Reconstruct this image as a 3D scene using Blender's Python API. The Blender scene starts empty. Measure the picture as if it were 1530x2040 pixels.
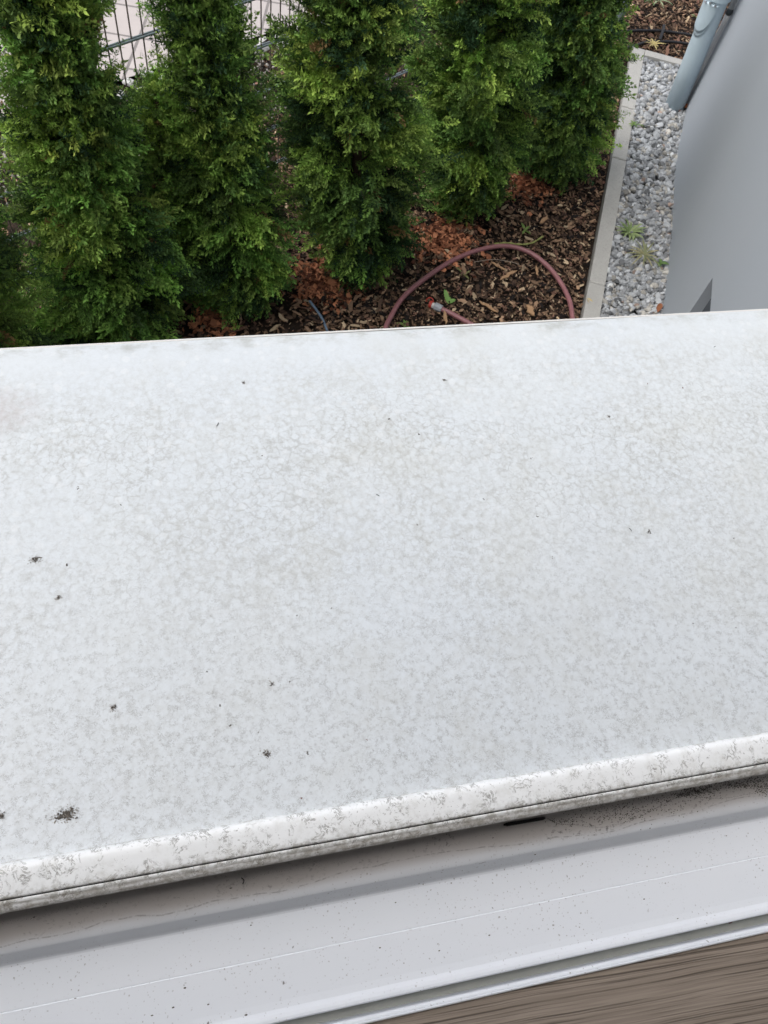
import bpy, math, random
import numpy as np
from mathutils import Vector, Matrix
rad = math.radians
# ---------------------------------------------------------------- camera, world, sun, exposure
S = bpy.context.scene
H = 2.75                                   # eye height above the bed
F = 1586.0
_U = np.array([0.97552796, -0.09599953, 0.19781126])
_D = np.array([-0.12848974, 0.48115306, 0.86716903])
_V = np.array([-0.17842531, -0.87136435, 0.4570433])
M3 = np.array([_U, _V, -_D])               # rows: world x, y, z in camera axes (right, down, forward)
cam = bpy.data.objects.new('camera', bpy.data.cameras.new('camera'))
S.collection.objects.link(cam); S.camera = cam
right, down, fwd = M3[:, 0], M3[:, 1], M3[:, 2]
mw = Matrix.Identity(4)
for i in range(3):
    mw[i][0] = right[i]; mw[i][1] = -down[i]; mw[i][2] = -fwd[i]
mw[2][3] = H
cam.matrix_world = mw
cd = cam.data
cd.sensor_fit = 'VERTICAL'; cd.sensor_height = 36; cd.lens = 36 * F / 2040
cd.clip_start = 0.02; cd.clip_end = 400
cd.dof.use_dof = True; cd.dof.focus_distance = 0.62; cd.dof.aperture_fstop = 42
SUN_AZ, SUN_EL = 180.0, 56.0               # azimuth measured from +x towards +y
W = bpy.data.worlds.new('World'); S.world = W; W.use_nodes = True
wn = W.node_tree; wn.nodes.clear()
sky = wn.nodes.new('ShaderNodeTexSky'); sky.sky_type = 'NISHITA'; sky.sun_disc = False
sky.sun_elevation = rad(SUN_EL); sky.sun_rotation = rad(90 - SUN_AZ); sky.air_density = 1.0; sky.dust_density = 4.0
hs = wn.nodes.new('ShaderNodeHueSaturation'); hs.inputs['Saturation'].default_value = 0.42
bg = wn.nodes.new('ShaderNodeBackground'); bg.inputs[1].default_value = 0.15
wo = wn.nodes.new('ShaderNodeOutputWorld')
wn.links.new(sky.outputs[0], hs.inputs['Color']); wn.links.new(hs.outputs[0], bg.inputs[0]); wn.links.new(bg.outputs[0], wo.inputs[0])
sl = bpy.data.lights.new('sun', 'SUN'); sl.energy = 1.3; sl.angle = rad(60); sl.color = (1, 0.97, 0.93)
sun = bpy.data.objects.new('sun', sl); S.collection.objects.link(sun)
sd = Vector((math.cos(rad(SUN_AZ)) * math.cos(rad(SUN_EL)), math.sin(rad(SUN_AZ)) * math.cos(rad(SUN_EL)), math.sin(rad(SUN_EL))))
sun.rotation_euler = sd.to_track_quat('Z', 'Y').to_euler()
S.view_settings.view_transform = 'Standard'; S.view_settings.look = 'None'
S.view_settings.exposure = 0.72; S.view_settings.gamma = 1.0
S.cycles.max_bounces = 8

rng = np.random.default_rng(7); random.seed(7)

# ---------------------------------------------------------------- measuring helpers
def ground(x, y, z=0.0):
    """the place at height z that the photograph shows at x, y"""
    r = M3 @ np.array([x - 765, y - 1020, F])
    return r * ((z - H) / r[2]) + np.array([0, 0, H])

# ---------------------------------------------------------------- object helpers
C = S.collection
def mesh(name, V, Fc, mat, parent=None, col=None, smooth=False, loc=None, mats=None, mi=None):
    V = np.asarray(V, dtype=np.float32).reshape(-1, 3)
    me = bpy.data.meshes.new(name)
    if isinstance(Fc, np.ndarray) and Fc.ndim == 2:
        n, k = Fc.shape
        me.vertices.add(len(V)); me.vertices.foreach_set('co', V.ravel())
        me.loops.add(n * k); me.loops.foreach_set('vertex_index', Fc.astype(np.int32).ravel())
        me.polygons.add(n); me.polygons.foreach_set('loop_start', np.arange(0, n * k, k, dtype=np.int32))
        me.update(calc_edges=True)
    else:
        me.from_pydata([tuple(map(float, v)) for v in V], [], [tuple(int(i) for i in f) for f in Fc]); me.update()
    me.polygons.foreach_set('use_smooth', [bool(smooth)] * len(me.polygons))
    if col is not None:
        a = me.color_attributes.new('Col', 'FLOAT_COLOR', 'POINT')
        c4 = np.ones((len(V), 4), dtype=np.float32); c4[:, :3] = col; a.data.foreach_set('color', c4.ravel())
    for m in (mats or [mat]): me.materials.append(m)
    if mi is not None: me.polygons.foreach_set('material_index', np.asarray(mi, dtype=np.int32))
    o = bpy.data.objects.new(name, me); C.objects.link(o)
    if loc is not None: o.location = loc
    if parent is not None: o.parent = parent
    return o
def tag(o, label=None, cat=None, group=None, kind=None):
    if label: o['label'] = label
    if cat: o['category'] = cat
    if group: o['group'] = group
    if kind: o['kind'] = kind
    return o
def thing(name, label, cat, loc=(0, 0, 0), group=None):
    o = bpy.data.objects.new(name, None); o.empty_display_size = .05; C.objects.link(o); o.location = loc
    return tag(o, label, cat, group)
def box(x0, x1, y0, y1, z0, z1):
    V = [(x, y, z) for z in (z0, z1) for y in (y0, y1) for x in (x0, x1)]
    return V, [(0, 2, 3, 1), (4, 5, 7, 6), (0, 1, 5, 4), (2, 6, 7, 3), (0, 4, 6, 2), (1, 3, 7, 5)]
def join(parts):
    V, Fc = [], []
    for v, f in parts:
        n = len(V); V += [tuple(p) for p in v]; Fc += [tuple(i + n for i in q) for q in f]
    return V, Fc
def tube(P, r, n=10, cap=True):
    P = np.asarray(P, float); m = len(P); rr = np.broadcast_to(np.asarray(r, float), (m,))
    V, Fc = [], []
    t0 = P[1] - P[0]; ref = np.array([0, 0, 1.]) if abs(t0[2]) < .8 * np.linalg.norm(t0) else np.array([1., 0, 0])
    for i in range(m):
        t = P[min(i + 1, m - 1)] - P[max(i - 1, 0)]; t /= np.linalg.norm(t)
        a = np.cross(t, ref); a /= np.linalg.norm(a); b = np.cross(t, a)
        for k in range(n):
            w = 2 * math.pi * k / n; V.append(P[i] + rr[i] * (math.cos(w) * a + math.sin(w) * b))
    for i in range(m - 1):
        for k in range(n):
            q = (k + 1) % n; Fc.append((i * n + k, i * n + q, (i + 1) * n + q, (i + 1) * n + k))
    if cap: Fc.append(tuple(range(n))[::-1]); Fc.append(tuple((m - 1) * n + k for k in range(n)))
    return V, Fc
def spline(P, k=12):
    P = np.asarray(P, float); out = []
    Q = np.vstack([2 * P[0] - P[1], P, 2 * P[-1] - P[-2]])
    for i in range(1, len(Q) - 2):
        for t in np.linspace(0, 1, k, endpoint=False):
            a, b, c, d = Q[i - 1], Q[i], Q[i + 1], Q[i + 2]
            out.append(.5 * ((2 * b) + (c - a) * t + (2 * a - 5 * b + 4 * c - d) * t * t + (3 * b - a - 3 * c + d) * t ** 3))
    out.append(P[-1]); return np.array(out)
def extrude_u(prof, us, wob=None):
    """sweep an open y,z profile along x"""
    prof = np.asarray(prof, float); n = len(prof); m = len(us)
    V = np.zeros((m, n, 3)); V[:, :, 0] = np.asarray(us)[:, None]; V[:, :, 1] = prof[None, :, 0]; V[:, :, 2] = prof[None, :, 1]
    if wob is not None: V = wob(V)
    i = np.arange(m - 1)[:, None] * n + np.arange(n - 1)[None, :]
    Fq = np.stack([i, i + 1, i + n + 1, i + n], -1).reshape(-1, 4)
    return V.reshape(-1, 3), Fq
def scatter(tmpl, pos, R, scale, cols, vcol=None):
    """many small pieces as one mesh: tmpl list of (V,F) with equal F width"""
    Vs, Fs, Cs = [], [], []; off = 0; n = len(pos); which = rng.integers(0, len(tmpl), n)
    for k, (tv, tf) in enumerate(tmpl):
        idx = np.where(which == k)[0]
        if len(idx) == 0: continue
        tv = np.asarray(tv, float); tf = np.asarray(tf)
        v = tv[None] * scale[idx][:, None, :]
        v = np.einsum('nij,nvj->nvi', R[idx], v) + pos[idx][:, None, :]
        f = tf[None] + (np.arange(len(idx)) * len(tv))[:, None, None] + off
        off += len(idx) * len(tv)
        c = np.repeat(cols[idx][:, None, :], len(tv), 1)
        if vcol is not None: c = vcol(c, tv)
        Vs.append(v.reshape(-1, 3)); Fs.append(f.reshape(-1, tf.shape[1])); Cs.append(c.reshape(-1, 3))
    return np.vstack(Vs), np.vstack(Fs), np.vstack(Cs)
def rot_rand(n, tilt):
    """random heading, with a lean of up to tilt"""
    a = rng.uniform(0, 2 * math.pi, n); b = rng.normal(0, tilt, n); c = rng.normal(0, tilt, n)
    ca, sa, cb, sb, cc, sc = np.cos(a), np.sin(a), np.cos(b), np.sin(b), np.cos(c), np.sin(c)
    Z = np.zeros(n); O = np.ones(n)
    Rz = np.array([[ca, -sa, Z], [sa, ca, Z], [Z, Z, O]]).transpose(2, 0, 1)
    Rx = np.array([[O, Z, Z], [Z, cb, -sb], [Z, sb, cb]]).transpose(2, 0, 1)
    Ry = np.array([[cc, Z, sc], [Z, O, Z], [-sc, Z, cc]]).transpose(2, 0, 1)
    return Rz @ Rx @ Ry

# ---------------------------------------------------------------- material helpers
class MT:
    def __init__(s, name, rough=.6, spec=.5):
        s.m = bpy.data.materials.new(name); s.m.use_nodes = True; s.t = s.m.node_tree; s.b = s.t.nodes['Principled BSDF']
        s.b.inputs['Roughness'].default_value = rough; s.b.inputs['Specular IOR Level'].default_value = spec
        s.co = s.t.nodes.new('ShaderNodeTexCoord').outputs['Object']
    def n(s, typ, **k):
        x = s.t.nodes.new(typ)
        for a, v in k.items(): setattr(x, a, v)
        return x
    def put(s, sock, v):
        if isinstance(v, bpy.types.NodeSocket): s.t.links.new(v, sock)
        elif isinstance(v, (tuple, list)) and len(v) == 3 and sock.type == 'RGBA': sock.default_value = (*v, 1)
        else: sock.default_value = v
    def math(s, op, a, b=0.0, c=0.0, clamp=False):
        x = s.n('ShaderNodeMath', operation=op, use_clamp=clamp); s.put(x.inputs[0], a); s.put(x.inputs[1], b); s.put(x.inputs[2], c); return x.outputs[0]
    def ramp(s, v, a, b, lo=0.0, hi=1.0):
        x = s.n('ShaderNodeMapRange', interpolation_type='SMOOTHSTEP'); s.put(x.inputs[0], v); s.put(x.inputs[1], a); s.put(x.inputs[2], b); s.put(x.inputs[3], lo); s.put(x.inputs[4], hi); return x.outputs[0]
    def mix(s, f, a, b, mode='MIX'):
        x = s.n('ShaderNodeMix', data_type='RGBA', blend_type=mode); s.put(x.inputs[0], f); s.put(x.inputs[6], a); s.put(x.inputs[7], b); return x.outputs[2]
    def map(s, scale=(1, 1, 1), rot=(0, 0, 0), loc=(0, 0, 0), co=None):
        x = s.n('ShaderNodeMapping'); s.put(x.inputs[0], co or s.co); x.inputs['Scale'].default_value = scale; x.inputs['Rotation'].default_value = rot; x.inputs['Location'].default_value = loc; return x.outputs[0]
    def noise(s, sc, det=3, rough=.5, co=None, dist=0.0, color=False):
        x = s.n('ShaderNodeTexNoise'); s.put(x.inputs['Vector'], co or s.co); x.inputs['Scale'].default_value = sc; x.inputs['Detail'].default_value = det; x.inputs['Roughness'].default_value = rough; x.inputs['Distortion'].default_value = dist
        return x.outputs['Color' if color else 'Fac']
    def vor(s, sc, feat='F1', co=None, out='Distance', rnd=1.0):
        x = s.n('ShaderNodeTexVoronoi', feature=feat); s.put(x.inputs['Vector'], co or s.co); x.inputs['Scale'].default_value = sc; x.inputs['Randomness'].default_value = rnd; return x.outputs[out]
    def warp(s, amt, sc, co=None):
        nz = s.noise(sc, 3, color=True, co=co)
        a = s.n('ShaderNodeVectorMath', operation='SUBTRACT'); s.put(a.inputs[0], nz); a.inputs[1].default_value = (.5, .5, .5)
        b = s.n('ShaderNodeVectorMath', operation='SCALE'); s.put(b.inputs[0], a.outputs[0]); b.inputs['Scale'].default_value = amt
        c = s.n('ShaderNodeVectorMath', operation='ADD'); s.put(c.inputs[0], co or s.co); s.put(c.inputs[1], b.outputs[0]); return c.outputs[0]
    def sep(s):
        x = s.n('ShaderNodeSeparateXYZ'); s.put(x.inputs[0], s.co); return x.outputs
    def bump(s, h, strength=.3, dist=.001):
        x = s.n('ShaderNodeBump'); s.put(x.inputs['Height'], h); x.inputs['Strength'].default_value = strength; x.inputs['Distance'].default_value = dist; s.t.links.new(x.outputs[0], s.b.inputs['Normal'])
    def col(s, c): s.put(s.b.inputs['Base Color'], c); return s
    def attr(s):
        x = s.n('ShaderNodeVertexColor', layer_name='Col'); return x.outputs[0]

def mat_sill(lip=False):
    m = MT('sill_lip' if lip else 'sill_sheet', .38 if not lip else .5, .5)
    X, Y, Z = m.sep()
    base = m.mix(m.noise(9, 3), (.635, .68, .72), (.675, .705, .708))
    if lip: base = m.mix(m.noise(60, 2), (.79, .80, .795), (.85, .86, .86))
    w = m.warp(.006, 160)
    w2 = m.warp(.004, 420)
    e1 = m.vor(150, 'DISTANCE_TO_EDGE', w); e2 = m.vor(330, 'DISTANCE_TO_EDGE', w2)
    big = m.noise(14, 4, .6)
    pb1 = m.vor(165, 'F1', m.warp(.005, 120)); pb2 = m.vor(300, 'F1', m.warp(.003, 300))
    peb = m.math('ADD', m.math('MULTIPLY', m.ramp(pb1, .36, .66), .6), m.math('MULTIPLY', m.ramp(pb2, .38, .66), .5))
    brk = m.noise(260, 4, .65)
    l1 = m.math('MULTIPLY', m.ramp(e1, 0, .13, 1, 0), m.ramp(brk, .36, .60))
    l2 = m.math('MULTIPLY', m.ramp(e2, 0, .13, 1, 0), m.ramp(m.noise(190, 3, .6, co=w2), .46, .62))
    mid = m.ramp(Y, .10, .30, .25, 1.0)
    midb = m.math('MULTIPLY', mid, m.ramp(Y, .30, .38, 1, .1))
    if lip:
        v = m.noise(165, 6, .7, dist=1.0, co=m.map((1, 1, .7)))
        vein = m.ramp(m.math('ABSOLUTE', m.math('SUBTRACT', v, .5)), 0, .038, 1, 0)
        patch = m.ramp(m.noise(100, 3, .65), .46, .60)
        d = m.math('MULTIPLY', vein, patch)
        spk = m.math('MULTIPLY', m.ramp(m.noise(700, 3, .7), .60, .70), m.ramp(m.noise(80, 2), .45, .6))
        c = m.mix(m.math('MULTIPLY', d, .85), base, (.15, .14, .12))
        c = m.mix(m.math('MULTIPLY', m.ramp(Z, H - .4512, H - .4490, 1, 0), m.ramp(m.noise(210, 5, .7), .44, .62, 0, .6)), c, (.26, .24, .20))
        c = m.mix(m.math('MULTIPLY', m.ramp(m.noise(90, 4, .7), .5, .68, 0, .22), 1.0), c, (.45, .43, .38))
        c = m.mix(m.math('MULTIPLY', spk, .75), c, (.16, .14, .12))
        low = m.ramp(Z, H - .4535, H - .4515, 1, 0)          # grimy lower bead
        c = m.mix(m.math('MULTIPLY', low, m.ramp(m.noise(160, 5, .75, co=m.map((.5, 1, 5))), .40, .66, .15, .62)), c, (.27, .235, .19))
        m.col(c); m.bump(m.noise(320, 3), .25, .0006)
        m.put(m.b.inputs['Roughness'], m.ramp(brk, .3, .7, .35, .6))
        return m.m
    # pale round drop marks with a dirty rim
    dr = m.vor(105, 'F1', m.warp(.003, 300)); drm = m.math('MULTIPLY', m.ramp(dr, .22, .34, 1, 0), m.ramp(m.noise(60, 3), .42, .58))
    c = m.mix(m.math('MULTIPLY', m.math('MULTIPLY', l1, m.ramp(big, .35, .58, .35, 1)), m.math('MULTIPLY', midb, .46)), base, (.30, .30, .28))
    c = m.mix(m.math('MULTIPLY', m.math('MULTIPLY', peb, m.ramp(brk, .30, .62, .3, 1)), m.math('MULTIPLY', m.ramp(Y, .36, .40, 1, .2), m.math('MULTIPLY', m.ramp(m.noise(11, 3, .6), .35, .65, .22, .46), m.ramp(Y, .10, .24, .65, 1)))), c, (.40, .40, .37))
    c = m.mix(m.math('MULTIPLY', m.math('MULTIPLY', l2, m.ramp(big, .35, .6, .25, 1)), m.ramp(Y, .33, .39, .34, .05)), c, (.30, .295, .28))
    curl = m.noise(430, 6, .72, dist=1.6)
    cv = m.math('MULTIPLY', m.ramp(m.math('ABSOLUTE', m.math('SUBTRACT', curl, .5)), 0, .04, 1, 0), m.ramp(m.noise(230, 4, .65), .47, .60))
    c = m.mix(m.math('MULTIPLY', cv, m.ramp(Y, .08, .30, 1.0, .10)), c, (.16, .155, .14))
    c = m.mix(m.math('MULTIPLY', drm, m.math('MULTIPLY', mid, .40)), c, (.74, .76, .77))
    gr = m.ramp(m.noise(900, 3, .7), .55, .72)
    c = m.mix(m.math('MULTIPLY', gr, m.ramp(Y, .05, .34, .30, .08)), c, (.32, .31, .30))
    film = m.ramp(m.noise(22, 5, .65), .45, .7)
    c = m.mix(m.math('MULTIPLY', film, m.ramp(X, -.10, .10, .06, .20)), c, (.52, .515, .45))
    c = m.mix(m.math('MULTIPLY', m.ramp(m.math('ADD', Y, m.math('MULTIPLY', m.noise(7, 3), .12)), .11, .40, .32, 0), 1.0), c, (.43, .445, .46))  # near-side dirt film that also paints in the shade beside the house
    # grime line along the outer edge
    ed = m.math('MULTIPLY', m.ramp(m.math('ADD', Y, m.math('MULTIPLY', m.noise(60, 4, .6), .022)), .405, .416), m.ramp(Y, .4065, .4085, 1, 0))
    c = m.mix(m.math('MULTIPLY', ed, m.ramp(m.noise(45, 5, .7, co=m.map((1, 2, 1))), .40, .70, 0, .5)), c, (.28, .28, .23))
    # brownish wash in the far left corner
    pt = m.math('ADD', m.math('POWER', m.math('MULTIPLY', m.math('ADD', X, .142), 1 / .030), 2.0), m.math('POWER', m.math('MULTIPLY', m.math('SUBTRACT', Y, .352), 1 / .022), 2.0))
    pm = m.ramp(m.math('ADD', pt, m.math('MULTIPLY', m.noise(70, 4), 1.2)), .5, 2.0, 1, 0)
    c = m.mix(m.math('MULTIPLY', pm, m.ramp(m.noise(160, 4, .7), .3, .7, .15, .6)), c, (.47, .43, .42))
    m.col(c); m.bump(m.math('ADD', m.noise(500, 2), m.math('MULTIPLY', e1, .6)), .12, .0004)
    m.put(m.b.inputs['Roughness'], m.ramp(brk, .3, .7, .28, .48))
    return m.m
def mat_pvc():
    m = MT('white_pvc', .32, .5); X, Y, Z = m.sep()
    c = m.mix(m.noise(20, 3), (.80, .835, .885), (.84, .865, .91))
    for sc_, lo, hi, th_, st_ in ((310, .08, .17, .50, .75), (520, .10, .26, .45, .50)):
        w_ = m.warp(.004, 90 + sc_ * .2); sp = m.vor(sc_, 'F1', w_); rn = m.vor(sc_, 'F1', w_, 'Color')
        sx = m.n('ShaderNodeSeparateColor'); m.put(sx.inputs[0], rn)
        dots = m.math('MULTIPLY', m.ramp(m.math('SUBTRACT', sp, m.math('MULTIPLY', sx.outputs[1], .10)), lo - .06, hi - .05, 1, 0), m.math('GREATER_THAN', sx.outputs[0], th_))
        c = m.mix(m.math('MULTIPLY', dots, m.ramp(m.noise(28, 4, .6), .38, .62, .05, st_)), c, (.25, .23, .21))
    sp2 = m.vor(75, 'F1', m.warp(.02, 60)); rn2 = m.vor(75, 'F1', m.warp(.02, 60), 'Color'); s2 = m.n('ShaderNodeSeparateColor'); m.put(s2.inputs[0], rn2)
    d2 = m.math('MULTIPLY', m.ramp(sp2, .035, .075, 1, 0), m.math('GREATER_THAN', s2.outputs[1], .72))
    c = m.mix(m.math('MULTIPLY', d2, .85), c, (.10, .09, .085))
    # beige grime in the hollow below the lip
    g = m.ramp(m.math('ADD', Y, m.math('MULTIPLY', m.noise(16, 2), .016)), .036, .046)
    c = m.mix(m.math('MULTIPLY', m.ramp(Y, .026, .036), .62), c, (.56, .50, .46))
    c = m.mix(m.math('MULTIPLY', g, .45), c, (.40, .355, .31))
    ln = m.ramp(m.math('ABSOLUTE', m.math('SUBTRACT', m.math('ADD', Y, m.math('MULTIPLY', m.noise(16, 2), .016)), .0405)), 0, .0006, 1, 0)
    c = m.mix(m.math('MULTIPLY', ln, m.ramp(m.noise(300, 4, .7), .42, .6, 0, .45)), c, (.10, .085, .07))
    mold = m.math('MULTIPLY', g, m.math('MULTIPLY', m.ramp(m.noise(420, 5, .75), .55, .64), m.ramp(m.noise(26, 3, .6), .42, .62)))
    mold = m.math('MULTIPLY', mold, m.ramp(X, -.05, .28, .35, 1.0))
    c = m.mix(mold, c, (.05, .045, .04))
    m.col(c); m.bump(m.noise(40, 2), .05, .001); return m.m
def mat_wood():
    m = MT('brown_wood', .55, .35)
    co = m.map((1, 1, 1), rot=(0, 0, rad(2.2)), co=m.warp(.004, 9))
    a = m.noise(3.0, 4, .6, co=m.map((1.5, 40, 40), co=co))
    sw = m.n('ShaderNodeSeparateXYZ'); m.put(sw.inputs[0], co)
    def grain(freq, amp, sc_, lo):
        ph = m.math('ADD', m.math('MULTIPLY', sw.outputs[1], freq), m.math('MULTIPLY', m.noise(1.0, 3, .55, co=m.map(sc_, co=co)), amp))
        return m.ramp(m.math('SINE', ph), lo, 1.0)
    l1 = m.math('MULTIPLY', grain(1750, 15, (1.6, 30, 30), .60), m.ramp(m.noise(1.0, 2, .5, co=m.map((7, 260, 260), co=co)), .40, .56))
    l2 = m.math('MULTIPLY', grain(2900, 16, (2.5, 50, 50), .3), m.ramp(m.noise(1.0, 2, .5, co=m.map((10, 420, 420), loc=(3, 5, 1), co=co)), .42, .60, 0, .6))
    lines = m.math('MAXIMUM', l1, l2)
    fine = m.ramp(m.noise(1.0, 2, .5, co=m.map((14, 1100, 1100), co=co)), .35, .6)
    c = m.mix(a, (.235, .190, .148), (.335, .280, .232)); c = m.mix(m.math('MULTIPLY', fine, .35), c, (.12, .092, .07))
    c = m.mix(m.math('MULTIPLY', lines, .70), c, (.030, .021, .014))
    m.col(c); m.bump(m.math('SUBTRACT', 1.0, lines), .35, .0006); return m.m
def mat_soil():
    m = MT('dark_soil', .95, .2); c = m.mix(m.noise(60, 6, .7), (.012, .009, .007), (.055, .037, .026)); m.col(c); m.bump(m.noise(90, 5, .7), .8, .02); return m.m
def mat_attr(name, rough=.7, spec=.3, nz=None, transl=0.0, bs=.2, bd=.002):
    m = MT(name, rough, spec); c = m.attr()
    if nz: c = m.mix(m.noise(nz, 4, .6), m.mix(.45, c, (0, 0, 0)), c); m.bump(m.noise(nz * 1.5, 3), bs, bd)
    m.col(c)
    if transl:
        tr = m.n('ShaderNodeBsdfTranslucent'); m.put(tr.inputs[0], c); mx = m.n('ShaderNodeMixShader'); mx.inputs[0].default_value = transl
        out = m.t.nodes['Material Output']; m.t.links.new(m.b.outputs[0], mx.inputs[1]); m.t.links.new(tr.outputs[0], mx.inputs[2]); m.t.links.new(mx.outputs[0], out.inputs[0])
    return m.m
def mat_concrete(name='kerb_concrete', a=(.33, .325, .31), b=(.43, .425, .40)):
    m = MT(name, .85, .25); c = m.mix(m.noise(14, 5, .65), a, b); c = m.mix(m.ramp(m.noise(260, 3, .7), .52, .7), c, (.20, .195, .18))
    c = m.mix(m.math('MULTIPLY', m.ramp(m.vor(60), .0, .10, 1, 0), .5), c, (.46, .46, .44)); m.col(c); m.bump(m.noise(320, 3), .35, .002); return m.m
def mat_paving(ang):
    m = MT('paving_slabs', .85, .25)
    br = m.n('ShaderNodeTexBrick', offset=0.0, squash=1.0)
    m.put(br.inputs['Vector'], m.map((1, 1, 1), rot=(0, 0, 0)))
    br.inputs['Scale'].default_value = 1.0; br.inputs['Mortar Size'].default_value = .009; br.inputs['Mortar Smooth'].default_value = .3
    br.inputs['Brick Width'].default_value = .64; br.inputs['Row Height'].default_value = .285
    m.put(br.inputs['Color1'], (.40, .365, .355)); m.put(br.inputs['Color2'], (.445, .405, .39)); m.put(br.inputs['Mortar'], (.19, .175, .17))
    c = m.mix(m.ramp(m.noise(180, 5, .7), .3, .7), m.mix(.10, br.outputs['Color'], (.1, .09, .085)), br.outputs['Color'])
    c = m.mix(m.math('MULTIPLY', m.ramp(m.noise(5, 4), .4, .7), .2), c, (.30, .28, .27))
    m.col(c); m.bump(m.math('SUBTRACT', m.math('MULTIPLY', m.noise(400, 2), .15), br.outputs['Fac']), .5, .006); return m.m
def mat_wall():
    m = MT('grey_render', .8, .3); X, Y, Z = m.sep()
    c = m.mix(m.noise(1.6, 3), (.325, .36, .40), (.35, .38, .415))
    c = m.mix(m.math('MULTIPLY', m.ramp(m.noise(2.2, 3, co=m.map((1, 1, .25))), .4, .7), .35), c, (.36, .385, .415))
    wv = m.math('MULTIPLY', m.math('ADD', m.math('SINE', m.math('MULTIPLY', X, 1500.0)), m.math('SINE', m.math('MULTIPLY', Z, 1500.0))), .25)
    c = m.mix(m.ramp(m.noise(420, 2, .6), .35, .7, 0, .18), c, (.24, .26, .28))
    m.col(c); m.bump(m.math('ADD', wv, m.noise(350, 2)), .18, .0012); return m.m
def mat_simple(name, c, rough=.6, spec=.4, metal=0.0, nz=None, var=.8, bs=.15, bd=.001):
    m = MT(name, rough, spec); m.b.inputs['Metallic'].default_value = metal
    col = c
    if nz: col = m.mix(m.noise(nz, 4, .6), tuple(x * var for x in c), tuple(min(1, x * (2 - var)) for x in c)); m.bump(m.noise(nz * 3, 3), bs, bd)
    m.col(col); return m.m
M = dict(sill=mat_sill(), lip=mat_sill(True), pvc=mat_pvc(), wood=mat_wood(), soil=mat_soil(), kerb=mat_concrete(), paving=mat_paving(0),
         leaf=mat_attr('thuja_leaf', .62, .25, transl=.18), chips=mat_attr('bark_chips', .85, .2, nz=90), stone=mat_attr('pebble', .8, .3, nz=120, bs=.5, bd=.003),
         weed=mat_attr('weed_leaf', .6, .3, transl=.25), wall=mat_wall(),
         trunk=mat_simple('thuja_bark', (.09, .06, .042), .9, .2, nz=60, var=.5, bs=.8, bd=.01),
         wire=mat_simple('fence_wire', (.115, .09, .085), .55, .4, nz=50), rail=mat_simple('fence_bar', (.15, .185, .20), .5, .4, nz=40),
         zinc=mat_simple('weathered_zinc', (.46, .565, .63), .45, .5, metal=.12, nz=14, var=.88), bolt=mat_simple('bolt_steel', (.5, .52, .55), .3, .5, metal=.9),
         groove=mat_simple('gutter_dark', (.05, .06, .065), .7), hose=mat_simple('hose_rubber', (.27, .118, .125), .42, .45, nz=40, var=.82),
         bluehose=mat_simple('blue_grey_hose', (.15, .21, .29), .45, .45, nz=60), drip=mat_simple('black_drip_pipe', (.016, .016, .018), .5, .4, nz=60, var=.6),
         red=mat_simple('red_plastic', (.42, .05, .035), .4), grey=mat_simple('grey_plastic', (.33, .35, .38), .45, nz=80), white=mat_simple('white_plastic', (.6, .58, .55), .45),
         smear=mat_simple('dirt_smear', (.27, .25, .22), .9, .2, nz=600, var=.7), gasket=mat_simple('grimy_gasket', (.40, .405, .37), .6, .3, nz=90, var=.85), lip_shade=mat_simple('brown_lip_shade', (.055, .038, .034), .8, nz=300, var=.5), dark=mat_simple('dark_slot', (.012, .011, .011), .7), dirt=mat_simple('dark_dirt', (.10, .088, .076), .9, .2, nz=800, var=.4),
         brown=mat_simple('brown_crumb', (.16, .07, .055), .8, nz=600), recess=mat_simple('recess_door', (.062, .072, .085), .6, .4, nz=30),
         leafd=mat_simple('dead_leaf', (.22, .085, .04), .75, .25, nz=70, var=.6), straw=mat_simple('dry_straw', (.42, .33, .16), .8, nz=200),
         gravelbase=mat_simple('gravel_grit', (.13, .125, .115), .95, .2, nz=150, var=.4, bs=.8, bd=.01),
         plaster=mat_simple('facade_plaster', (.55, .55, .53), .9, .2, nz=80), edge=mat_simple('sill_bare_edge', (.70, .69, .66), .4))

# ---------------------------------------------------------------- the setting
def sheet(name, P, z, mat, kind='structure'):
    P = [(p[0], p[1], z) for p in P]; o = mesh(name, P, [tuple(range(len(P)))], mat); return tag(o, kind=kind)
sheet('ground', [(-60, -60), (60, -60), (60, 60), (-60, 60)], -.03, M['soil'])
FP = np.array([-.17, 3.05]); FD = np.array([.854, .519]); FN = np.array([-.519, .854])
pe0, pe1 = ground(220, 167)[:2], ground(569, 56)[:2]; pd = (pe1 - pe0) / np.linalg.norm(pe1 - pe0); pn = np.array([-pd[1], pd[0]])
# slab joints in the path run at about -14 degrees
pav_ang = rad(-14.5); ca, sa = math.cos(pav_ang), math.sin(pav_ang); po = ground(291, 6)[:2] - np.array([-.02, .07])
wp = [pe0 - pd * 14, pe0 + pd * 16, pe0 + pd * 16 + pn * 9, pe0 - pd * 14 + pn * 9]
lp = [((w - po)[0] * ca + (w - po)[1] * sa, -(w - po)[0] * sa + (w - po)[1] * ca) for w in wp]
o = sheet('path', lp, 0, M['paving']); o.location = (po[0], po[1], .004); o.rotation_euler = (0, 0, pav_ang)
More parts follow.
